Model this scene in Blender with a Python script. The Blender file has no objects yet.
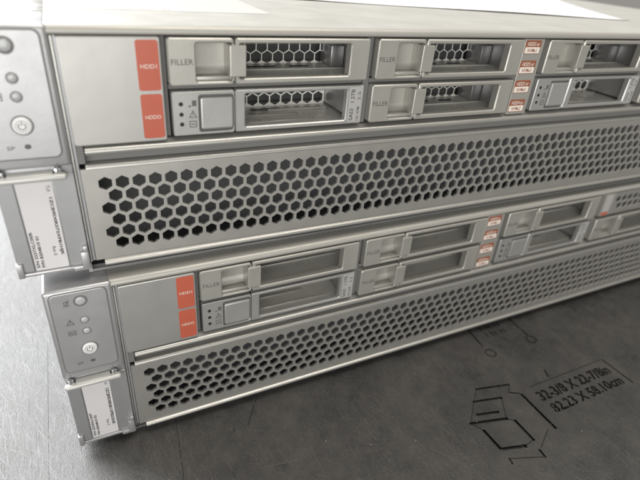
import bpy, bmesh, math, random
from mathutils import Vector, Matrix
random.seed(7)
sc = bpy.context.scene
C = sc.collection
MM = 0.001
# ---------------------------------------------------------------- camera
cam_d = bpy.data.cameras.new('camera'); cam = bpy.data.objects.new('camera', cam_d); C.objects.link(cam)
rt = Vector((0.9026066, -0.4233731, 0.0778235)); dn = Vector((-0.1570103, -0.4921300, -0.8562452)); fw = Vector((0.4008104, 0.7606335, -0.5106738))
m = Matrix((( rt.x, -dn.x, -fw.x, 0), (rt.y, -dn.y, -fw.y, 0), (rt.z, -dn.z, -fw.z, 0), (0, 0, 0, 1)))
m.translation = Vector((-4.600, -167.439, 198.668)) * MM
cam.matrix_world = m
cam_d.sensor_width = 7.6; cam_d.lens = 7.6 * 494.95 / 640
cam_d.clip_start = 0.005; cam_d.clip_end = 50
cam_d.dof.use_dof = True; cam_d.dof.focus_distance = 0.205; cam_d.dof.aperture_fstop = 2.3
sc.camera = cam
# ---------------------------------------------------------------- light
w = bpy.data.worlds.new('World'); sc.world = w; w.use_nodes = True
bg = w.node_tree.nodes['Background']; bg.inputs[0].default_value = (0.97, 0.93, 0.86, 1); bg.inputs[1].default_value = 0.31

def area(name, loc, target, sx, sy, power, col):
    l = bpy.data.lights.new(name, 'AREA'); l.shape = 'RECTANGLE'; l.size = sx; l.size_y = sy; l.energy = power; l.color = col
    o = bpy.data.objects.new(name, l); C.objects.link(o); o.location = loc
    o.rotation_euler = (Vector(target) - Vector(loc)).to_track_quat('-Z', 'Y').to_euler()
    return o
area('window_light', (-1.05, 1.8, 1.55), (0.0, 0.05, 0.1), 1.9, 2.2, 250, (0.975, 0.99, 1.0))
area('ceiling_light', (0.5, -0.35, 2.1), (0.15, 0, 0.1), 1.3, 1.3, 29, (1.0, 0.945, 0.86))
area('room_light', (-0.75, -1.7, 0.25), (0.1, 0, 0.12), 2.2, 1.3, 40, (1.0, 0.985, 0.955))
sc.view_settings.view_transform = 'Standard'; sc.view_settings.look = 'None'
sc.view_settings.exposure = 0.0; sc.view_settings.gamma = 1

# ---------------------------------------------------------------- materials
def mat(name, col, rough=0.5, metal=0.0, spec=0.5, grain=0.0, grain_scale=1500, var=0.0, var_scale=30, rvar=0.0, coat=0.0, stretch=(1, 1, 1)):
    M = bpy.data.materials.new(name); M.use_nodes = True
    nt = M.node_tree; b = nt.nodes['Principled BSDF']
    b.inputs['Base Color'].default_value = (*col, 1); b.inputs['Roughness'].default_value = rough
    b.inputs['Metallic'].default_value = metal; b.inputs['Specular IOR Level'].default_value = spec
    if coat: b.inputs['Coat Weight'].default_value = coat; b.inputs['Coat Roughness'].default_value = .25
    tc = nt.nodes.new('ShaderNodeTexCoord'); mp = nt.nodes.new('ShaderNodeMapping'); mp.inputs['Scale'].default_value = stretch
    nt.links.new(tc.outputs['Object'], mp.inputs[0])
    def noise(scale, detail=3):
        n = nt.nodes.new('ShaderNodeTexNoise'); n.inputs['Scale'].default_value = scale; n.inputs['Detail'].default_value = detail
        nt.links.new(mp.outputs[0], n.inputs['Vector']); return n
    if grain:
        n = noise(grain_scale, 2); bp = nt.nodes.new('ShaderNodeBump'); bp.inputs['Strength'].default_value = grain; bp.inputs['Distance'].default_value = 0.0001
        nt.links.new(n.outputs['Fac'], bp.inputs['Height']); nt.links.new(bp.outputs[0], b.inputs['Normal'])
        n2 = noise(70, 3); b2 = nt.nodes.new('ShaderNodeBump'); b2.inputs['Strength'].default_value = .14; b2.inputs['Distance'].default_value = 0.0006
        nt.links.new(n2.outputs['Fac'], b2.inputs['Height']); nt.links.new(b2.outputs[0], bp.inputs['Normal'])
    if var:
        n = noise(var_scale, 6); mx = nt.nodes.new('ShaderNodeMix'); mx.data_type = 'RGBA'
        mx.inputs[6].default_value = (*[c * (1 - var) for c in col], 1); mx.inputs[7].default_value = (*[min(1, c * (1 + var)) for c in col], 1)
        nt.links.new(n.outputs['Fac'], mx.inputs[0]); nt.links.new(mx.outputs[2], b.inputs['Base Color'])
    if rvar:
        n = noise(var_scale * 2.3, 5); mr = nt.nodes.new('ShaderNodeMapRange')
        mr.inputs['From Min'].default_value = .3; mr.inputs['From Max'].default_value = .7
        mr.inputs['To Min'].default_value = rough - rvar; mr.inputs['To Max'].default_value = rough + rvar
        nt.links.new(n.outputs['Fac'], mr.inputs[0]); nt.links.new(mr.outputs[0], b.inputs['Roughness'])
    return M
SILVER = mat('silver_paint', (0.44, 0.437, 0.42), .41, .68, .5, .16, 3000, .025, 45, .03)
PLATE = mat('sheet_metal', (0.445, 0.438, 0.415), .38, .68, .5, .16, 3000, .035, 60, .04)
EDGE = mat('bright_edge', (0.58, 0.575, 0.55), .3, .75, .5, .1, 2600, .05, 60, .05)
EAR = mat('ear_plastic', (0.44, 0.44, 0.45), .36, .6, .5, .25, 2400, .05, 40, .05)
EARDARK = mat('ear_recess', (0.36, 0.365, 0.375), .42, .55, .5, .25, 2400, .06, 40, .05)
COVER = mat('cover_paint', (0.40, 0.39, 0.36), .46, .4, .5, .25, 2200, .05, 30, .05)
FILL = mat('filler_plastic', (0.42, 0.412, 0.382), .41, .55, .5, .3, 2600, .05, 50, .05)
DRV = mat('drive_metal', (0.44, 0.438, 0.425), .37, .6, .5, .2, 2600, .05, 50, .05)
INNER = mat('tray_metal', (0.60, 0.59, 0.55), .33, .3, .5, .15, 2000, .1, 60, .08)
WIRE = mat('screen_wire', (0.85, 0.84, 0.80), .35, .3, .5)
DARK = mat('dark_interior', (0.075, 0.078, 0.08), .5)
CASE = mat('galvanised_steel', (0.36, 0.36, 0.36), .4, .8, .5, .1, 900, .12, 25, .08)
BLACK = mat('black_hole', (0.012, 0.012, 0.013), .6)
GROOVE = mat('groove_grey', (0.15, 0.148, 0.145), .5)
INK = mat('print_ink', (0.04, 0.04, 0.04), .6)
INKG = mat('grey_ink', (0.10, 0.098, 0.095), .6)
RED = mat('red_label', (0.43, 0.095, 0.055), .42, var=.06, var_scale=90, coat=.2)
BROWN = mat('brown_label', (0.25, 0.085, 0.045), .45, var=.08, var_scale=200)
WHITE = mat('white_ink', (0.70, 0.64, 0.58), .5)
TAG = mat('silver_label', (0.45, 0.445, 0.435), .4, .3, var=.04, var_scale=150)
LABEL = mat('label_paper', (0.62, 0.61, 0.62), .45, var=.03, var_scale=120, coat=.15)
PINK = mat('faded_red_print', (0.45, 0.25, 0.22), .6)
PRINT = mat('faint_print', (0.55, 0.55, 0.56), .6)
FILM = mat('label_film', (0.47, 0.465, 0.445), .4, .2, var=.05, var_scale=60)
PAPER = mat('white_paper', (0.78, 0.775, 0.78), .6, var=.015, var_scale=40)
BTN = mat('button_white', (0.72, 0.72, 0.72), .35)
LENS = mat('clear_lens', (0.40, 0.41, 0.42), .16, 0, .7)
CHROME = mat('steel_pin', (0.6, 0.62, 0.64), .18, 1.0)
BAR = mat('latch_bar', (0.50, 0.50, 0.48), .4, .3)

# ---------------------------------------------------------------- mesh helpers (all in mm)
_tc = {}
def text_geo(s, offset=0.0, spacing=1.0):
    k = (s, offset, spacing)
    if k not in _tc:
        cu = bpy.data.curves.new('t', 'FONT'); cu.body = s; cu.size = 1; cu.offset = offset; cu.space_character = spacing; cu.resolution_u = 3; cu.fill_mode = 'FRONT'
        o = bpy.data.objects.new('t', cu); C.objects.link(o)
        dg = bpy.context.evaluated_depsgraph_get(); e = o.evaluated_get(dg); me = e.to_mesh()
        vs = [tuple(v.co) for v in me.vertices]; fs = [tuple(p.vertices) for p in me.polygons]; e.to_mesh_clear()
        bpy.data.objects.remove(o); bpy.data.curves.remove(cu)
        x0 = min(v[0] for v in vs); x1 = max(v[0] for v in vs); y0 = min(v[1] for v in vs); y1 = max(v[1] for v in vs)
        vs = [((v[0] - x0) / (x1 - x0), (v[1] - y0) / (y1 - y0)) for v in vs]
        _tc[k] = (vs, fs, (x1 - x0) / (y1 - y0))
    return _tc[k]

class MB:
    def __init__(s): s.v = []; s.f = []; s.m = []; s.mats = []
    def mi(s, m):
        if m not in s.mats: s.mats.append(m)
        return s.mats.index(m)
    def add(s, vs, fs, m):
        o = len(s.v); s.v += [tuple(v) for v in vs]; i = s.mi(m)
        for f in fs: s.f.append(tuple(o + a for a in f)); s.m.append(i)
        return s
    def bm(s, b, m):
        b.verts.ensure_lookup_table(); b.verts.index_update()
        s.add([v.co[:] for v in b.verts], [[v.index for v in f.verts] for f in b.faces], m); b.free(); return s
    def box(s, x0, x1, y0, y1, z0, z1, m, bev=0.0, seg=2, axis=None):
        b = bmesh.new(); bmesh.ops.create_cube(b, size=1)
        for v in b.verts: v.co = ((x0 + x1) / 2 + v.co.x * (x1 - x0), (y0 + y1) / 2 + v.co.y * (y1 - y0), (z0 + z1) / 2 + v.co.z * (z1 - z0))
        if bev:
            es = list(b.edges)
            if axis is not None: es = [e for e in es if abs((e.verts[0].co - e.verts[1].co)[axis]) > 1e-6]
            bmesh.ops.bevel(b, geom=es, offset=bev, segments=seg, affect='EDGES', profile=.5)
        return s.bm(b, m)
    def rbox(s, x0, x1, y0, y1, z0, z1, m, rad=1.0, bev=.25):
        """plate facing -y: corners of radius rad, front rim softened by bev"""
        rs = min(rad, (x1 - x0) / 2.01, (z1 - z0) / 2.01)
        def ring(d, y):
            o = []
            for cx, cz, a0 in ((x1 - rs, z1 - rs, 0), (x0 + rs, z1 - rs, 90), (x0 + rs, z0 + rs, 180), (x1 - rs, z0 + rs, 270)):
                for k in range(5):
                    a = math.radians(a0 + k * 22.5); o.append((cx + (rs - d) * math.cos(a), y, cz + (rs - d) * math.sin(a)))
            return o
        rings = [ring(0, y1), ring(0, y0 + bev), ring(bev * .3, y0 + bev * .3), ring(bev, y0)]
        n = 20; vs = sum(rings, []); fs = []
        for r in range(3):
            for k in range(n): fs.append((r * n + k, (r + 1) * n + k, (r + 1) * n + (k + 1) % n, r * n + (k + 1) % n))
        fs = [f[::-1] for f in fs]
        fs.append(tuple(range(3 * n, 4 * n))[::-1]); fs.append(tuple(range(n)))
        fs = [f[::-1] for f in fs]
        return s.add(vs, fs, m)
    def ringframe(s, x0, x1, y0, y1, z0, z1, wl, wr, wb, wt, m, rad=1.0, bev=.25, irad=.8):
        """frame facing -y with a rounded opening"""
        def ring(a0x, a1x, a0z, a1z, r, y):
            o = []
            for cx, cz, a in ((a1x - r, a1z - r, 0), (a0x + r, a1z - r, 90), (a0x + r, a0z + r, 180), (a1x - r, a0z + r, 270)):
                for k in range(5):
                    t = math.radians(a + k * 22.5); o.append((cx + r * math.cos(t), y, cz + r * math.sin(t)))
            return o
        b = bev
        R = [ring(x0, x1, z0, z1, rad, y1), ring(x0, x1, z0, z1, rad, y0 + b), ring(x0 + b, x1 - b, z0 + b, z1 - b, max(rad - b, .05), y0)]
        i0, i1, j0, j1 = x0 + wl, x1 - wr, z0 + wb, z1 - wt
        R += [ring(i0 - b, i1 + b, j0 - b, j1 + b, irad + b, y0), ring(i0, i1, j0, j1, irad, y0 + b), ring(i0, i1, j0, j1, irad, y1)]
        n = 20; vs = sum(R, []); fs = []
        for r in range(6):
            q = (r + 1) % 6
            for k in range(n): fs.append((r * n + k, r * n + (k + 1) % n, q * n + (k + 1) % n, q * n + k))
        return s.add(vs, fs, m)
    def prism(s, prof, x0, x1, m):
        """closed profile of (y, z) swept along x"""
        n = len(prof); vs = [(x0, y, z) for y, z in prof] + [(x1, y, z) for y, z in prof]
        fs = [(k, (k + 1) % n, n + (k + 1) % n, n + k) for k in range(n)] + [tuple(range(n))[::-1], tuple(range(n, 2 * n))]
        return s.add(vs, fs, m)
    def cyl(s, x, z, r, y0, y1, m, seg=24, bev=0.0, r0=None):
        """disc facing -y from y0 (front) to y1"""
        rr = [(r, y1), (r, y0 + bev), (r - bev, y0)] if bev else [(r, y1), (r, y0)]
        vs = []
        for q, y in rr: vs += [(x + q * math.cos(2 * math.pi * k / seg), y, z + q * math.sin(2 * math.pi * k / seg)) for k in range(seg)]
        fs = []
        for r_ in range(len(rr) - 1):
            for k in range(seg): fs.append((r_ * seg + k, r_ * seg + (k + 1) % seg, (r_ + 1) * seg + (k + 1) % seg, (r_ + 1) * seg + k))
        fs.append(tuple(range((len(rr) - 1) * seg, len(rr) * seg)))
        return s.add(vs, fs, m)
    def dome(s, x, z, r, y, h, m, seg=20, n=4):
        vs = []; fs = []
        for j in range(n):
            a = j / n * math.pi / 2
            vs += [(x + r * math.cos(a) * math.cos(2 * math.pi * k / seg), y - h * math.sin(a), z + r * math.cos(a) * math.sin(2 * math.pi * k / seg)) for k in range(seg)]
        vs.append((x, y - h, z))
        for j in range(n - 1):
            for k in range(seg): fs.append((j * seg + k, j * seg + (k + 1) % seg, (j + 1) * seg + (k + 1) % seg, (j + 1) * seg + k))
        for k in range(seg): fs.append(((n - 1) * seg + k, (n - 1) * seg + (k + 1) % seg, n * seg))
        return s.add(vs, fs, m)
    def annulus(s, x, z, r0, r1, y, m, a0=0, a1=360, seg=24):
        vs = []; fs = []
        for k in range(seg + 1):
            a = math.radians(a0 + (a1 - a0) * k / seg)
            vs += [(x + r0 * math.cos(a), y, z + r0 * math.sin(a)), (x + r1 * math.cos(a), y, z + r1 * math.sin(a))]
        for k in range(seg): fs.append((2 * k, 2 * k + 1, 2 * k + 3, 2 * k + 2))
        return s.add(vs, fs, m)
    def stroke(s, pts, wd, y, m):
        for (xa, za), (xb, zb) in zip(pts, pts[1:]):
            d = math.hypot(xb - xa, zb - za); nx, nz = -(zb - za) / d * wd / 2, (xb - xa) / d * wd / 2
            ex, ez = (xb - xa) / d * wd / 2, (zb - za) / d * wd / 2
            s.add([(xa - ex + nx, y, za - ez + nz), (xa - ex - nx, y, za - ez - nz), (xb + ex - nx, y, zb + ez - nz), (xb + ex + nx, y, zb + ez + nz)], [(0, 1, 2, 3)], m)
        return s
    def text(s, t, o, ux, uz, m, bold=0.0, spacing=1.0):
        """o = lower left corner, ux / uz = full width and full height vectors"""
        vs, fs, _ = text_geo(t, bold, spacing); o, ux, uz = Vector(o), Vector(ux), Vector(uz)
        return s.add([o + ux * a + uz * b for a, b in vs], fs, m)
    def build(s, name, parent=None, loc=(0, 0, 0), smooth=True):
        me = bpy.data.meshes.new(name); me.from_pydata([(a * MM, b * MM, c * MM) for a, b, c in s.v], [], s.f)
        for q in s.mats: me.materials.append(q)
        me.polygons.foreach_set('material_index', s.m)
        if smooth:
            me.polygons.foreach_set('use_smooth', [True] * len(s.f)); me.set_sharp_from_angle(angle=math.radians(38))
        me.update()
        o = bpy.data.objects.new(name, me); C.objects.link(o)
        o.location = [c * MM for c in loc]
        if parent: o.parent = parent
        return o

def empty(name, loc, rz=0.0):
    o = bpy.data.objects.new(name, None); C.objects.link(o); o.location = [c * MM for c in loc]; o.rotation_euler.z = rz
    o.empty_display_size = .05; return o
def copy_tree(o, parent=None):
    c = o.copy(); C.objects.link(c)
    if parent: c.parent = parent
    for ch in list(o.children): copy_tree(ch, c)
    return c

def hexes(p, nx, nz, x0, z0, r_in):
    """centres of a staggered honeycomb; first row is the top one"""
    return [(x0 + (i + (.5 if j % 2 else 0)) * p, z0 - j * p * math.sqrt(3) / 2) for j in range(nz) for i in range(nx)]
def hexpts(cx, cz, r): return [(cx + r * math.sin(math.radians(60 * k)), cz + r * math.cos(math.radians(60 * k))) for k in range(6)]
def plate_holes(mb, x0, x1, z0, z1, centres, r, y, thick, m, rim=.05):
    """flat plate with hexagonal holes made by a filled 2-D curve"""
    cu = bpy.data.curves.new('p', 'CURVE'); cu.dimensions = '2D'; cu.fill_mode = 'BOTH'; cu.extrude = thick / 2 - rim; cu.bevel_depth = rim; cu.bevel_resolution = 1
    cu.offset = -rim
    def spl(pts):
        sp = cu.splines.new('POLY'); sp.points.add(len(pts) - 1); sp.use_cyclic_u = True
        for q, (a, b) in zip(sp.points, pts): q.co = (a, b, 0, 1)
    spl([(x0, z0), (x1, z0), (x1, z1), (x0, z1)])
    for cx, cz in centres: spl(hexpts(cx, cz, r))
    o = bpy.data.objects.new('p', cu); C.objects.link(o)
    dg = bpy.context.evaluated_depsgraph_get(); e = o.evaluated_get(dg); me = e.to_mesh()
    vs = [(v.co.x, y + thick / 2 - v.co.z, v.co.y) for v in me.vertices]; fs = [tuple(q.vertices) for q in me.polygons]
    e.to_mesh_clear(); bpy.data.objects.remove(o); bpy.data.curves.remove(cu)
    return mb.add(vs, fs, m)

# ---------------------------------------------------------------- work surface
Z0 = 0.0
bm_t = MB().box(-620, 900, -330, 900, -30, 0, None, 0)
PL = bpy.data.materials.new('black_moulded_plastic'); PL.use_nodes = True
nt = PL.node_tree; b = nt.nodes['Principled BSDF']; N = nt.nodes.new; Lk = nt.links.new
tc = N('ShaderNodeTexCoord')
def mapped(scale, rot=0.0):
    mp = N('ShaderNodeMapping'); mp.inputs['Scale'].default_value = scale; mp.inputs['Rotation'].default_value = (0, 0, math.radians(rot)); Lk(tc.outputs['Object'], mp.inputs[0]); return mp
def noise_n(vec, scale, detail=4, rough=.5):
    n = N('ShaderNodeTexNoise'); n.inputs['Scale'].default_value = scale; n.inputs['Detail'].default_value = detail; n.inputs['Roughness'].default_value = rough; Lk(vec.outputs[0], n.inputs['Vector']); return n
def ramp(n, lo, hi, a=0.0, bb=1.0):
    r = N('ShaderNodeMapRange'); r.inputs['From Min'].default_value = lo; r.inputs['From Max'].default_value = hi; r.inputs['To Min'].default_value = a; r.inputs['To Max'].default_value = bb; Lk(n.outputs[0], r.inputs[0]); return r
def math_n(op, a, c):
    q = N('ShaderNodeMath'); q.operation = op
    for i, t in enumerate((a, c)):
        if isinstance(t, (int, float)): q.inputs[i].default_value = t
        else: Lk(t.outputs[0], q.inputs[i])
    return q
dirs = ((2, 2300, .025, .66), (21, 2600, .022, .665), (-22, 2400, .022, .665), (-42, 2000, .02, .69), (63, 1900, .02, .69), (38, 1500, .02, .70))
scr = None
for ang, scl, st, th in dirs:
    q = ramp(noise_n(mapped((1, st, 1), ang), scl, 2), th, th + .12)
    scr = q if scr is None else math_n('MAXIMUM', scr, q)
pits = ramp(noise_n(mapped((1, 1, 1)), 1900, 3, .7), .3, .75)
cloud = ramp(noise_n(mapped((1, 1, 1)), 22, 6, .65), .4, .64)
cloud2 = ramp(noise_n(mapped((1, 1, 1)), 120, 6, .75), .36, .68)
wear = math_n('ADD', math_n('MULTIPLY', scr, .45), math_n('ADD', math_n('MULTIPLY', cloud, .42), math_n('MULTIPLY', cloud2, .45)))
dust = ramp(noise_n(mapped((1, 1, 1)), 1500, 2), .74, .8)
mx = N('ShaderNodeMix'); mx.data_type = 'RGBA'; mx.inputs[6].default_value = (.006, .0062, .0065, 1); mx.inputs[7].default_value = (.072, .068, .064, 1); Lk(wear.outputs[0], mx.inputs[0])
mx0 = N('ShaderNodeMix'); mx0.data_type = 'RGBA'; mx0.inputs[7].default_value = (.13, .125, .118, 1); Lk(math_n('MULTIPLY', scr, .5).outputs[0], mx0.inputs[0]); Lk(mx.outputs[2], mx0.inputs[6])
speck = ramp(noise_n(mapped((1, .5, 1), -10), 1300, 4, .7), .5, .72)
mx1 = N('ShaderNodeMix'); mx1.data_type = 'RGBA'; mx1.inputs[7].default_value = (.085, .081, .076, 1); Lk(math_n('MULTIPLY', speck, .55).outputs[0], mx1.inputs[0]); Lk(mx0.outputs[2], mx1.inputs[6]); mx = mx1
mx2 = N('ShaderNodeMix'); mx2.data_type = 'RGBA'; mx2.inputs[7].default_value = (.3, .28, .26, 1); Lk(math_n('MULTIPLY', dust, .6).outputs[0], mx2.inputs[0]); Lk(mx.outputs[2], mx2.inputs[6])
Lk(mx2.outputs[2], b.inputs['Base Color'])
rr = ramp(wear, 0, 1, .36, .55); Lk(rr.outputs[0], b.inputs['Roughness']); b.inputs['Specular IOR Level'].default_value = .8
hgt = math_n('ADD', math_n('MULTIPLY', scr, .9), math_n('ADD', math_n('MULTIPLY', pits, .9), math_n('MULTIPLY', speck, .6)))
bp = N('ShaderNodeBump'); bp.inputs['Strength'].default_value = .8; bp.inputs['Distance'].default_value = .00012; Lk(hgt.outputs[0], bp.inputs['Height']); Lk(bp.outputs[0], b.inputs['Normal'])
UNSC = mat('unscuffed_black_plastic', (0.011, 0.011, 0.011), .55, grain=.3, grain_scale=1500)

bm_t.mats = [PL]
table = bm_t.build('work_surface', smooth=False)
table['kind'] = 'structure'
def cutter_strokes():
    b = MB()
    def bar(p, q, wd=.9, d=.8, z=1):
        p, q = Vector((*p, 0)), Vector((*q, 0)); t = (q - p).normalized(); n = Vector((-t.y, t.x, 0)) * wd / 2; t = t * wd / 2
        c = [p - t + n, p - t - n, q + t - n, q + t + n]
        b.add([(a.x, a.y, -d) for a in c] + [(a.x, a.y, z) for a in c], [(0, 3, 2, 1), (4, 5, 6, 7), (0, 1, 5, 4), (1, 2, 6, 5), (2, 3, 7, 6), (3, 0, 4, 7)], UNSC)
    segs = [((165.7, -39.7), (185.2, -43.6), 1.2, 1.1), ((158.7, -46.1), (174.6, -49.3), 1.4, 1.2), ((154.8, -53.5), (166.3, -56), 1.5, 1.2), ((148, -56.6), (167.5, -61), 1.7, 1.4),
            ((181.3, -48), (186.2, -50.6), .8, .7), ((187, -52), (187.1, -74.5), 1.6, 1.4), ((170.8, -63.8), (170.9, -75.6), 1.6, 1.4), ((151.3, -62.5), (151.8, -73.2), 1.6, 1.4), ((153.2, -74.2), (164.3, -76.9), 1.8, 1.4),
            ((169.3, -81.5), (168.9, -85.0), 1.3, .9), ((151.9, -79.4), (151.3, -81.6), 1.0, .6), ((182.3, -74.2), (171.1, -80.5), .5, .25),
            ((254.4, -49.5), (255.2, -68.7), .9, .9), ((195.6, -49.3), (253, -49), .45, .25), ((213.3, -43.4), (211.6, -47), 1.2, .5),
            ((193.7, 1), (192.5, -14.2), 1.0, .9), ((227.4, 1), (227, -15.8), 1.0, .9),
            ((-39.5, 75), (-38.8, -320), .22, .12), ((14.8, 2), (11.5, -33.5), .3, .15), ((148, -56.6), (151.3, -62.5), .5, .3), ((167.5, -61), (170.8, -63.8), .5, .3), ((164.5, -76.9), (170.9, -75.8), .5, .3), ((152.2, -79.4), (168.6, -85), .5, .25), ((158.5, -46.3), (148.2, -56.3), .5, .25), ((165.5, -40), (159, -45.8), .5, .25), ((185, -44.4), (181.5, -47.8), .6, .4), ((174.6, -49.6), (167.6, -60.6), .5, .25), ((53.5, -3.5), (45.2, -16.8), .5, .25)]
    for s in segs: bar(*s)
    for row, n in ((-2.4, 5), (-9, 5)):
        for k in range(n):
            x = 202 + k * 3.6; bar((x, row), (x, row + 3), .7, .5)
            if k % 2: bar((x + 1.2, row + 2.9), (x + 2.2, row + .2), .6, .5)
    for cx, cy in ((193.1, -20.6), (226.2, -20.2)):
        for k in range(12):
            a0, a1 = math.radians(30 * k), math.radians(30 * k + 24); bar((cx + 3 * math.cos(a0), cy + 3 * math.sin(a0)), (cx + 3 * math.cos(a1), cy + 3 * math.sin(a1)), .8, .7)
    return b
def boolean_cut(target, mb, solver='EXACT', self_=False):
    c = mb.build('cutter', smooth=False)
    md = target.modifiers.new('b', 'BOOLEAN'); md.operation = 'DIFFERENCE'; md.object = c; md.solver = solver; md.use_self = self_; md.material_mode = 'TRANSFER'
    dg = bpy.context.evaluated_depsgraph_get(); me = bpy.data.meshes.new_from_object(target.evaluated_get(dg)); target.modifiers.clear()
    old = target.data; target.data = me; bpy.data.meshes.remove(old); bpy.data.objects.remove(c)
def cutter_text(t, o, wid, hgt, tilt, depth):
    cu = bpy.data.curves.new('t', 'FONT'); cu.body = t; cu.size = 1; cu.extrude = .5; cu.resolution_u = 2; cu.offset = .03
    ob = bpy.data.objects.new('t', cu); C.objects.link(ob)
    dg = bpy.context.evaluated_depsgraph_get(); e = ob.evaluated_get(dg); me = e.to_mesh()
    bmx = bmesh.new(); bmx.from_mesh(me); e.to_mesh_clear(); bpy.data.objects.remove(ob); bpy.data.curves.remove(cu)
    bmesh.ops.remove_doubles(bmx, verts=bmx.verts, dist=1e-5)
    xs = [v.co.x for v in bmx.verts]; ys = [v.co.y for v in bmx.verts]; x0, x1, y0, y1 = min(xs), max(xs), min(ys), max(ys)
    for v in bmx.verts:
        a = (v.co.x - x0) / (x1 - x0); q = (v.co.y - y0) / (y1 - y0)
        v.co = (o[0] + a * wid, o[1] + q * hgt + a * tilt, -depth if v.co.z < 0 else 1.0)
    return MB().bm(bmx, UNSC)
boolean_cut(table, cutter_strokes(), self_=True)
boolean_cut(table, cutter_text('32-3/8 X 22-7/8in', (194.6, -59.9), 56, 6.6, .8, 1.1), self_=True)
boolean_cut(table, cutter_text('82.23 X 58.10cm', (195.4, -68.3), 55.2, 6.2, .8, 1.1), self_=True)
# worn-in scratches and specks: hair-thin raised burrs, part of the surface mesh
SCR = mat('scratched_plastic', (.115, .11, .105), .42, 0, .7)
SPK = mat('grit', (.34, .32, .30), .6)
b = MB(); rnd = random.Random(3)
def under(x, y): return -12 < x < 430 and y > -6
def scratch(x, y, a, L, wd, bend):
    n = 5; pts = []
    for k in range(n + 1):
        pts.append((x, y)); x += math.cos(a) * L / n; y += math.sin(a) * L / n; a += bend / n
    t0, t1 = rnd.uniform(.012, .03), rnd.uniform(.012, .03); vs = []
    for k, (px, py) in enumerate(pts):
        q = wd * math.sin(math.pi * (k + .25) / (n + .5)) / 2; nx, ny = -math.sin(a), math.cos(a)
        vs += [(px + nx * q, py + ny * q, t0), (px - nx * q, py - ny * q, t1)]
    b.add(vs, [(2 * k, 2 * k + 1, 2 * k + 3, 2 * k + 2) for k in range(n)], SCR)
for i in range(13000):
    u = rnd.random()
    if u < .5: x, y = rnd.uniform(-90, 15), rnd.uniform(-60, 190)
    else: x, y = rnd.uniform(-20, 380), rnd.uniform(-125, 0)
    if under(x, y) or (145 < x < 258 and -88 < y < -36 and rnd.random() < .88): continue
    d = rnd.choice((0, 22, 14, 22, 0, -22, 8, 65, 30, -50)) + rnd.gauss(0, 8)
    L = min(30, rnd.expovariate(1 / 5.5) + 1.2)
    scratch(x, y, math.radians(90 + d), L, rnd.uniform(.05, .13) * (1.6 if rnd.random() < .06 else 1), rnd.gauss(0, .18))
for i in range(2200):
    x, y = rnd.uniform(-90, 380), rnd.uniform(-125, 180)
    if under(x, y): continue
    q = rnd.uniform(.06, .2) * (1.8 if rnd.random() < .05 else 1); a = rnd.uniform(0, 1.5)
    b.add([(x + q * math.cos(a + k * 1.57), y + q * math.sin(a + k * 1.57), .03 + .04 * (k % 2)) for k in range(4)], [(0, 1, 2, 3)], SPK)
me = table.data; base = len(me.materials)
o2 = b.build('scratches', smooth=False)
bmx = bmesh.new(); bmx.from_mesh(me)
off = [bmx.verts.new(v.co) for v in o2.data.vertices]
for m_ in o2.data.materials: me.materials.append(m_)
for f in o2.data.polygons:
    nf = bmx.faces.new([off[k] for k in f.vertices]); nf.material_index = base + f.material_index
bmx.to_mesh(me); bmx.free(); d_ = o2.data; bpy.data.objects.remove(o2); bpy.data.meshes.remove(d_)
for p in table.data.polygons: p.use_smooth = False

# ---------------------------------------------------------------- server (mm, local: x right, y into the depth, z up from its base)
B = 36.9          # height of the first honeycomb row above the base
W0, W1 = -10.0, 424.0
P = 5.45
def part(mb, name, parent, dz=B, loc=(0, 0, 0), smooth=True):
    return mb.build(name, parent, (loc[0], loc[1], loc[2] + dz), smooth)

srv = empty('rack_server', (0, 0, 86.9 + .05), 0)

# body: bottom, sides, back, inner bulkheads, shade-toned gap strips
b = MB()
b.box(W0, W1, 4, 730, -36.85, -35.6, CASE)
b.box(W0, W0 + 1.2, 2.2, 730, -35.6, 47.2, CASE)
b.box(W1 - 1.2, W1, 2.2, 730, -35.6, 47.2, CASE)
b.box(W0 + 1.2, W1 - 1.2, 728.8, 730, -35.6, 47.2, CASE)
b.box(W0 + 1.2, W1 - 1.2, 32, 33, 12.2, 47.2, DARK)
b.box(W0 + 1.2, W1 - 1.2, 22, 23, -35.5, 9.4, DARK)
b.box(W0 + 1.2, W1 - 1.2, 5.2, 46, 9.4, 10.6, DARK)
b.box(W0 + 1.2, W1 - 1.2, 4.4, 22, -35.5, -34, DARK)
b.box(W0 + 1.2, W1 - 1.2, 3.2, 4.2, 7.25, 10.45, GROOVE)  # strip under the rail, coloured darker to carry the rail's shadow
for x0, x1 in ((21.8, 23.3), (97.5, 100.3), (187.3, 189.6), (263.9, 267.9), (342.7, 346.3)): b.box(x0, x1, 3, 4, 14.2, 46.6, GROOVE)  # grey strips added in the bay gaps to give them their shaded tone
for x0, x1 in ((23.6, 97.2), (100.6, 175.2), (189.9, 263.6), (268.4, 342.4)): b.box(x0, x1, 3.2, 4, 29.95, 31.55, GROOVE)  # same shade-toned backing between the two rows
part(b, 'chassis', srv, smooth=False)
# top cover with a rolled front lip
prof = [(730, 49.95), (3.0, 49.95)]
for k in range(1, 7):
    a = math.radians(90 + 15 * k); prof.append((1.9 + 2.1 * math.cos(a), 47.85 + 2.1 * math.sin(a)))
prof += [(0.0, 47.4), (.7, 47.1), (12, 47.3), (730, 47.3)]
b = MB().prism(prof, W0 + .4, W1, COVER)
part(b, 'top_cover', srv)
# rail under the drive bays
prof = [(12, 13.7), (4, 13.7), (1.6, 13.55)]
for k in range(0, 9):
    a = math.radians(80 + 22 * k); prof.append((.35 + 1.35 * math.cos(a), 11.65 + 1.35 * math.sin(a)))
prof += [(4, 10.6), (12, 10.6)]
part(MB().prism(prof, -4.6, W1 - 2, PLATE), 'bay_rail', srv)
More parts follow.
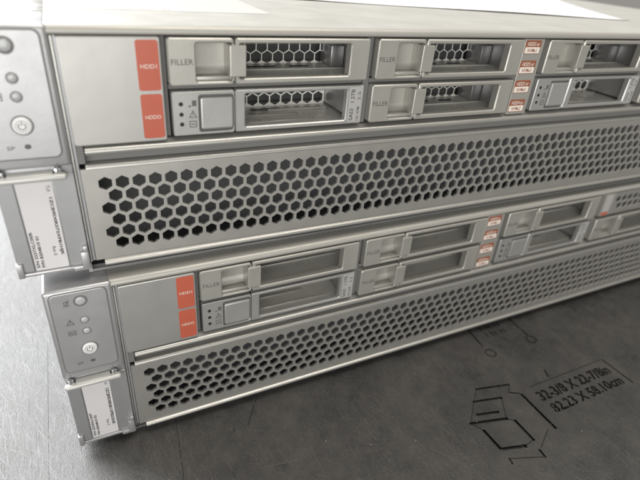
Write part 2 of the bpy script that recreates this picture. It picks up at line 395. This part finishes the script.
# honeycomb grille
b = MB()
cs = hexes(P, 76, 6, 0, 0, 0)
plate_holes(b, -6.95, W1 - 2, -29.6, 5.6, cs, 2.46, 0, 1.5, PLATE)
prof = [(0.0, 5.45)]
for k in range(0, 6):
    a = math.radians(180 - 18 * k); prof.append((1.6 + 1.6 * math.cos(a), 5.6 + 1.5 * math.sin(a)))
prof += [(9, 7.1), (9, 6.3), (1.6, 6.3), (1.5, 5.45)]
b.prism(prof, -5.2, W1 - 2, PLATE)
prof = [(1.5, -29.45), (0.0, -29.45), (.0, -30.2)]
for k in range(0, 8):
    a = math.radians(110 + 26 * k); prof.append((-.25 + .85 * math.cos(a), -31.2 + .85 * math.sin(a)))
prof += [(2.5, -32.0), (2.5, -30.2), (1.5, -30.2)]
b.prism(prof, -4.2, W1 - 2, PLATE)
part(b, 'hexagon_grille', srv)

# blank panel with the two red labels
b = MB().rbox(-7.2, 21.6, -.4, 14, 13.7, 46.9, SILVER, .8, .4)
pan = part(b, 'blank_panel', srv)
for t, z0, z1 in (('HDD1', 30.6, 46.0), ('HDDO', 14.9, 29.5)):
    l = MB().rbox(14.1, 20.9, -.52, -.38, z0, z1, RED, .8, .05)
    zc = (z0 + z1) / 2
    l.text(t, (15.1, -.55, zc - .8), (4.9, 0, 0), (0, 0, 1.25), WHITE, .0)
    o = l.build('bay_label', pan); o['label'] = 'red label reading ' + ('HDD1', 'HDD0')[t[-1] == 'O']

# drive filler (local origin: lower left front corner of the bay; 73.8 x 14.9)
def make_filler():
    b = MB()
    # left cheek with recess
    b.ringframe(0, 21.6, -.5, 9, 0, 14.9, 8.9, .35, 1.2, 1.5, FILL, 1.1, .42, .7)
    b.box(8.4, 21.3, 6.0, 6.8, .8, 13.6, FILL)
    b.box(8.9, 21.2, .8, 6.0, 1.2, 2.6, FILL, .3)
    b.prism([(.9, 1.25)] + [(1.2 + 4.9 * math.sin(math.radians(k * 11.25)), 1.3 + 5.2 * (1 - math.cos(math.radians(k * 11.25)))) for k in range(1, 9)] + [(6.1, 1.25)], 8.95, 21.15, FILL)
    # window side
    b.ringframe(22.1, 73.8, -.5, 3.2, 0, 14.9, 1.4, 8.0, 1.9, 1.7, FILL, .9, .42, .6)
    # tray behind the window
    b.box(22.3, 73.2, 3.2, 30, .2, 1.2, INNER)
    b.box(22.3, 73.2, 3.2, 30, 14.0, 14.7, INNER)
    b.box(21.9, 22.6, 3.2, 30, 1.2, 14.0, CASE)  # side walls in darker steel: their shade is put into the colour
    b.box(72.6, 73.3, 3.2, 30, 1.2, 14.0, CASE)
    b.box(25, 70, 13.6, 14.3, 1.2, 1.8, INNER, .2, 1); b.box(66.5, 72.4, 17, 27, 1.2, 9.5, CASE, .5)
    b.box(30, 44, 19, 21, 1.15, 1.25, BLACK); b.box(50, 58, 19, 21, 1.15, 1.25, BLACK)
    b.text('FILLER', (1.0, -.53, 6.7), (7.0, 0, 0), (0, 0, 1.75), INKG, .008)
    f = part(b, 'drive_filler', srv)
    t = MB().rbox(19.9, 25.7, -1.2, 3.0, 2.5, 12.8, FILL, .5, .4).box(19.9, 20.7, 2.9, 6.0, 2.6, 12.7, FILL).build('latch_tab', f)
    s = MB(); cs = [c for c in hexes(4.6, 12, 3, 24.5, 11.4, 0) if 24.9 < c[0] < 70.3 and 3.0 < c[1] < 12]
    plate_holes(s, 22.6, 72.6, 1.2, 13.9, cs, 2.43, 26, .5, WIRE, .05)
    s.build('mesh_screen', f)
    return f
def make_drive():
    b = MB()
    b.ringframe(0, 21.4, .2, 9, 0, 15.0, 8.9, .4, 1.0, 1.3, DRV, .7, .25, .9)
    b.box(8.6, 21.1, 1.6, 9, .9, 14, GROOVE)
    b.ringframe(21.75, 73.4, .2, 3.0, 0, 15.0, 3.6, 7.4, 1.7, 1.5, DRV, .7, .42, .5)
    b.box(22.0, 73.0, 3.0, 31, .2, 1.3, INNER)
    b.box(25.5, 51.0, 12.0, 12.7, 1.3, 2.0, EDGE, .2, 1); b.box(40, 66.0, 17.0, 17.6, 1.3, 2.4, EDGE, .2, 1); b.box(28, 60, 5.0, 5.4, 1.3, 1.7, EDGE, .1, 1)  # brighter bars added as the highlight streaks on the tray floor
    b.box(34, 47, 19, 22, 1.25, 1.36, GROOVE)
    b.box(22.0, 73.0, 3.0, 31, 14.2, 14.7, INNER)
    b.box(22.0, 23.2, 3.0, 31, 2.2, 14.2, INNER)
    b.box(68.6, 73.0, 3.0, 31, 2.2, 14.2, CASE)  # right wall darker than the left, shade put into its colour
    b.box(23, 69, 30.4, 31, 2.2, 14.2, DARK)
    for z in (10.9, 7.4, 4.0):
        b.cyl(2.9, z, .72, .12, .3, BLACK, 18)
    b.stroke([(5.6, 10.1), (6.0, 10.1)], .5, .15, INKG); b.rbox(6.6, 8.1, .13, .3, 10.1, 12.0, INKG, .2, .02)
    b.stroke([(5.6, 6.3), (7.9, 6.3), (6.75, 8.5), (5.6, 6.3)], .25, .15, INKG); b.stroke([(6.75, 7.7), (6.75, 7.0)], .25, .15, INKG)
    b.stroke([(5.6, 2.9), (7.8, 2.9), (7.8, 4.9), (5.6, 4.9), (5.6, 2.9)], .25, .15, INKG); b.stroke([(6.1, 3.9), (7.3, 3.9)], .3, .15, INKG)
    d = part(b, 'disk_drive', srv)
    MB().rbox(9.35, 20.75, -.5, 3, 1.9, 12.9, DRV, .8, .55).build('release_button', d)
    l = MB().rbox(67.0, 72.6, .08, .22, .7, 14.5, TAG, .3, .02)
    l.text('SAS3', (69.2, .05, 1.5), (0, 0, 4.6), (-1.6, 0, 0), INK, .01)
    l.text('1.2TB', (69.2, .05, 8.6), (0, 0, 5.0), (-1.6, 0, 0), INK, .01)
    l.text('10K RPM', (71.9, .05, 1.3), (0, 0, 5.4), (-1.3, 0, 0), INKG, .005)
    l.text('2.5', (71.9, .05, 9.4), (0, 0, 3.2), (-1.3, 0, 0), INKG, .005)
    l.build('drive_label', d)
    s = MB(); cs = [c for c in hexes(4.9, 12, 2, 24, 8.3, 0) if 25 < c[0] < 67.5]
    plate_holes(s, 23.3, 68.5, 1.3, 14.1, cs, 2.5, 25, .5, WIRE, .05)
    s.build('mesh_screen', d)
    return d
def at(o, x, z, y=0): o.location = (x * MM, y * MM, (z + B) * MM); return o
fil = at(make_filler(), 23.5, 31.7)
drv = at(make_drive(), 23.9, 14.7)
for x, z in ((101.0, 31.7), (100.5, 14.8), (190.0, 31.7), (268.2, 14.8), (346.5, 14.8), (346.5, 31.7)):
    at(copy_tree(fil, srv), x, z)
at(copy_tree(drv, srv), 189.8, 14.7)

# label strip between the bays
b = MB().rbox(175.4, 187.2, .3, 14, 13.7, 46.9, FILL, .5, .3)
strip = part(b, 'label_strip', srv)
for k, (t, u) in enumerate((('HDD3 or', 'NVMe1'), ('HDD5 or', 'NVMe3'), ('HDD2 or', 'NVMe0'), ('HDD4 or', 'NVMe2'))):
    zt = (46.4, 37.9, 29.3, 20.6)[k]; x0 = 175.9
    l = MB().rbox(x0, x0 + 9.2, .18, .32, zt - 5.7, zt, BROWN, .6, .03)
    l.rbox(x0 + .25, x0 + 8.95, .15, .2, zt - 5.45, zt - 2.85, WHITE, .4, .02)
    l.text(t, (x0 + 1.2, .14, zt - 2.35), (7.0, 0, 0), (0, 0, 1.6), WHITE, .008)
    l.text(u, (x0 + 1.8, .11, zt - 5.0), (5.6, 0, 0), (0, 0, 1.6), BROWN, .008)
    o = l.build('bay_label', strip); o['label'] = 'brown and white label reading %s %s' % (t, u)

# vent block in the upper right bay
b = MB()
plate_holes(b, 277.8, 342.4, 31.9, 46.8, hexes(P, 11, 2, 282.6, 41.8, 0), 2.3, .2, 1.5, PLATE)
b.box(277.0, 342.6, 12, 13, 31.9, 46.8, DARK)
b.rbox(268.9, 277.7, -.2, 8, 31.9, 46.9, FILL, .5, .3)
v = part(b, 'vent_panel', srv)
MB().rbox(269.8, 275.6, -.32, -.18, 34.6, 46.2, TAG, .4, .03).build('paper_label', v)
MB().rbox(269.8, 275.6, -.32, -.18, 32.5, 34.5, RED, .4, .03).build('red_label', v)

# ---------------- rack ear on the left
b = MB()
b.box(-31.9, -8.9, -.6, 27, 7.6, 49.9, EAR, 1.3, 4)               # upper block
b.box(-31.6, -8.95, .6, 25, -31.6, 8, EARDARK, .5, 2)               # recessed lower plate
b.rbox(-31.6, -26.6, .1, 3, -30.4, 5.0, EARDARK, .5, .3)           # raised borders beside the label
b.rbox(-15.5, -8.95, .1, 3, -30.4, 5.0, EARDARK, .5, .3)
b.box(-31.6, -9.2, -.3, 3, -32.0, -30.6, EAR, .4, 2)               # bottom ledge
b.box(-31.9, -29.9, -.8, 2, -32.1, -26.3, EAR, .35, 2)             # left clip
b.box(-11.6, -9.0, -1.6, 3, -31.9, -24.6, EAR, .4, 2); b.box(-14.6, -9.05, -1.2, 3, -32.2, -30.3, EAR, .35, 2)              # right hook
b.box(-10.6, -9.05, -1.55, 1, -25, -22.3, EAR, .35, 2)
b.box(-8.75, -8.15, .1, 8, -30, 47, EDGE, .15, 1)                   # flange beside the chassis
b.box(-8.1, -7.05, .75, 8, -30, 47, EARDARK, .15, 1)
b.box(-7.0, -5.0, .9, 4, 7.3, 13.4, GROOVE); b.box(-13.5, -8.6, 27.05, 30, 40, 49.2, GROOVE); b.box(-24, -8.6, 31, 640, 14, 49.6, EDGE, .6, 2)  # middle box: dark strip painting the shade at the ear's back edge
ear = part(b, 'rack_ear', srv)
p = MB()
p.rbox(-30.35, -10.75, -.72, 0, 10.9, 48.9, GROOVE, 2.2, .02)
p.rbox(-29.95, -11.15, -.95, 0, 11.3, 48.5, EAR, 1.9, .2)
def icon_warning(x, z, s): p.stroke([(x - s, z - s * .8), (x + s, z - s * .8), (x, z + s), (x - s, z - s * .8)], .28, -.98, INKG); p.stroke([(x, z + .3), (x, z - .4)], .3, -.98, INKG)
icon_warning(-24.9, 35.4, 1.25)
p.annulus(-24.9, 44.4, .55, .85, -.98, INKG); p.stroke([(-25.8, 43.2), (-24.0, 43.2)], .35, -.98, INKG); p.stroke([(-24.9, 44.4), (-23.9, 45.6)], .3, -.98, INKG)
p.stroke([(-26.1, 29.4), (-23.7, 29.4), (-23.7, 31.3), (-26.1, 31.3), (-26.1, 29.4)], .26, -.98, INKG); p.stroke([(-25.6, 30.3), (-24.2, 30.3)], .5, -.98, INKG)
p.text('SP', (-25.6, -.98, 14.3), (2.2, 0, 0), (0, 0, 1.2), INKG, .01)
p.rbox(-20.9, -19.1, -1.0, -.9, 14.4, 15.9, INKG, .7, .02)
pan = p.build('control_panel', ear)
q = MB(); q.annulus(-20.1, 44.5, 1.9, 2.45, -.985, GROOVE); q.cyl(-20.1, 44.5, 2.1, -1.15, -.8, GROOVE, 28, .25); q.dome(-20.1, 44.5, 1.7, -1.15, .35, LENS, 24, 5); q.build('locate_button', ear)
for z in (35.6, 30.3):
    q = MB(); q.annulus(-20.0, z, 1.3, 1.65, -.985, GROOVE); q.dome(-20.0, z, 1.3, -.95, .5, LENS, 22, 5); q.build('indicator_light', ear)
q = MB(); q.annulus(-20.2, 21.8, 2.6, 3.1, -.985, GROOVE); q.cyl(-20.2, 21.8, 2.65, -1.9, -.8, BTN, 32, .45)
q.annulus(-20.2, 21.8, 1.62, 1.75, -1.93, GROOVE)
q.annulus(-20.2, 21.8, .85, 1.12, -1.94, INKG, 125, 415); q.stroke([(-20.2, 22.2), (-20.2, 23.1)], .26, -1.94, INKG); q.build('power_button', ear)
q = MB(); q.box(-31.8, -10.9, -3.4, -.8, 4.0, 6.1, BAR, .85, 3); q.box(-27.6, -14.9, -2.6, .5, 5.7, 6.5, BAR, .15, 1)
for x in (-29.3, -13.3):
    q.box(x - 1.1, x + 1.1, -1.6, 0, 5.2, 7.6, CHROME, .4, 2); q.box(x - .35, x + .35, -1.75, 0, 5.6, 8.6, GROOVE, .1, 1)
q.build('latch_bar', ear)
def serial_label(parent, long_no, sn, pn):
    l = MB().rbox(-26.3, -15.9, .42, .62, -30.3, 3.8, LABEL, .6, .03)
    l.text('TLA', (-17.8, .39, 1.4), (0, 0, -2.4), (1.1, 0, 0), INKG, .01)
    l.text(long_no, (-17.9, .39, -3.0), (0, 0, -22.5), (1.25, 0, 0), INK, .035)
    l.text('Rev 0', (-19.9, .39, -21.5), (0, 0, -3.6), (1.0, 0, 0), INK, .01)
    l.text(sn, (-24.9, .39, -29.3), (0, 0, 14.5), (-1.0, 0, 0), INK, .03)
    l.text(pn, (-23.3, .39, -29.3), (0, 0, 12.5), (-1.0, 0, 0), INK, .03)
    return l.build('serial_label', parent)
serial_label(ear, '1ZCB9D0RS72XFB1HJK', 'S/N 2237XLC00R', 'P/N 8204810 01')
# plain ear at the other end
b = MB()
b.box(W1 + .3, W1 + 22, -.6, 27, -31.9, 49.9, EAR, 1.8, 4)
b.rbox(W1 + 2, W1 + 20.4, -.9, 0, 11, 48.4, EAR, 2, .2)
part(b, 'rack_ear', srv)

# printed service label on the cover
# (front left part of the lid, bright glossy film with a line of small red print)
b = MB().box(-4, 70, 32.5, 118, 49.96, 50.04, FILM, 0)
x = 1.0
while x < 34:
    wd = random.uniform(.5, 1.3); b.add([(x, 34.5, 50.07), (x + wd, 34.5, 50.07), (x + wd, 35.9, 50.07), (x, 35.9, 50.07)], [(0, 1, 2, 3)], PINK if random.random() < .7 else PRINT); x += wd + random.uniform(.3, .9)
b.build('service_label', srv, (0, 0, B), False)

# ---------------- second server below, standing on the surface a few mm further out
low = copy_tree(srv)
low.location = (5.512 * MM, -3.850 * MM, .05 * MM); low.rotation_euler.z = 0.0096852
for ch in list(low.children):
    if ch.name.startswith('service_label'): bpy.data.objects.remove(ch); continue
    if ch.name.startswith('rack_ear'):
        for g in list(ch.children):
            if g.name.startswith('serial_label'): bpy.data.objects.remove(g); serial_label(ch, '1ZCB9D0RS81XFB2GNK', 'S/N 2224XLC04T', 'P/N 8204810 02')
srv['label'] = 'upper silver rack server stacked on the other, with a white sheet on its cover'
low['label'] = 'lower silver rack server standing directly on the black work surface'
for s in (srv, low): s['category'] = 'server'; s['group'] = 'stacked rack servers'

# ---------------- loose sheet on the upper cover
A = Vector((305, 46, 86.9 + B + 50.1)); e1 = Vector((-.979, .206, 0)); e2 = Vector((.206, .979, 0))
def sheet_pt(u, t, up=0):
    lift = 5.0 * min(1, t / 80) ** 1.5 * max(0, 1 - u / 230) + .5 * math.sin(u * .02) ** 2 + .15 + up
    q = A + e1 * u + e2 * t; return (q.x, q.y, q.z + lift)
b = MB(); nx, ny = 30, 24; vs = []; fs = []
for j in range(ny + 1):
    for i in range(nx + 1):
        u, t = 297 * i / nx, 210 * j / ny
        vs.append(sheet_pt(u, t))
for j in range(ny):
    for i in range(nx): a = j * (nx + 1) + i; fs.append((a, a + nx + 1, a + nx + 2, a + 1))
b.add(vs, fs, PAPER)
for row in range(9):
    t = 14 + row * 7; u = 30 + 6 * (row % 3)
    while u < 262 - 30 * (row % 2):
        du = random.uniform(3, 11); b.add([sheet_pt(u, t, .3), sheet_pt(u, t + 2, .3), sheet_pt(u + du, t + 2, .3), sheet_pt(u + du, t, .3)], [(0, 1, 2, 3)], PRINT); u += du + random.uniform(1.2, 2.5)
sheet = b.build('paper_sheet')
md = sheet.modifiers.new('thickness', 'SOLIDIFY'); md.thickness = .0002; md.offset = 1
sheet['label'] = 'white paper sheet lying loose on top of the upper server'; sheet['category'] = 'paper'
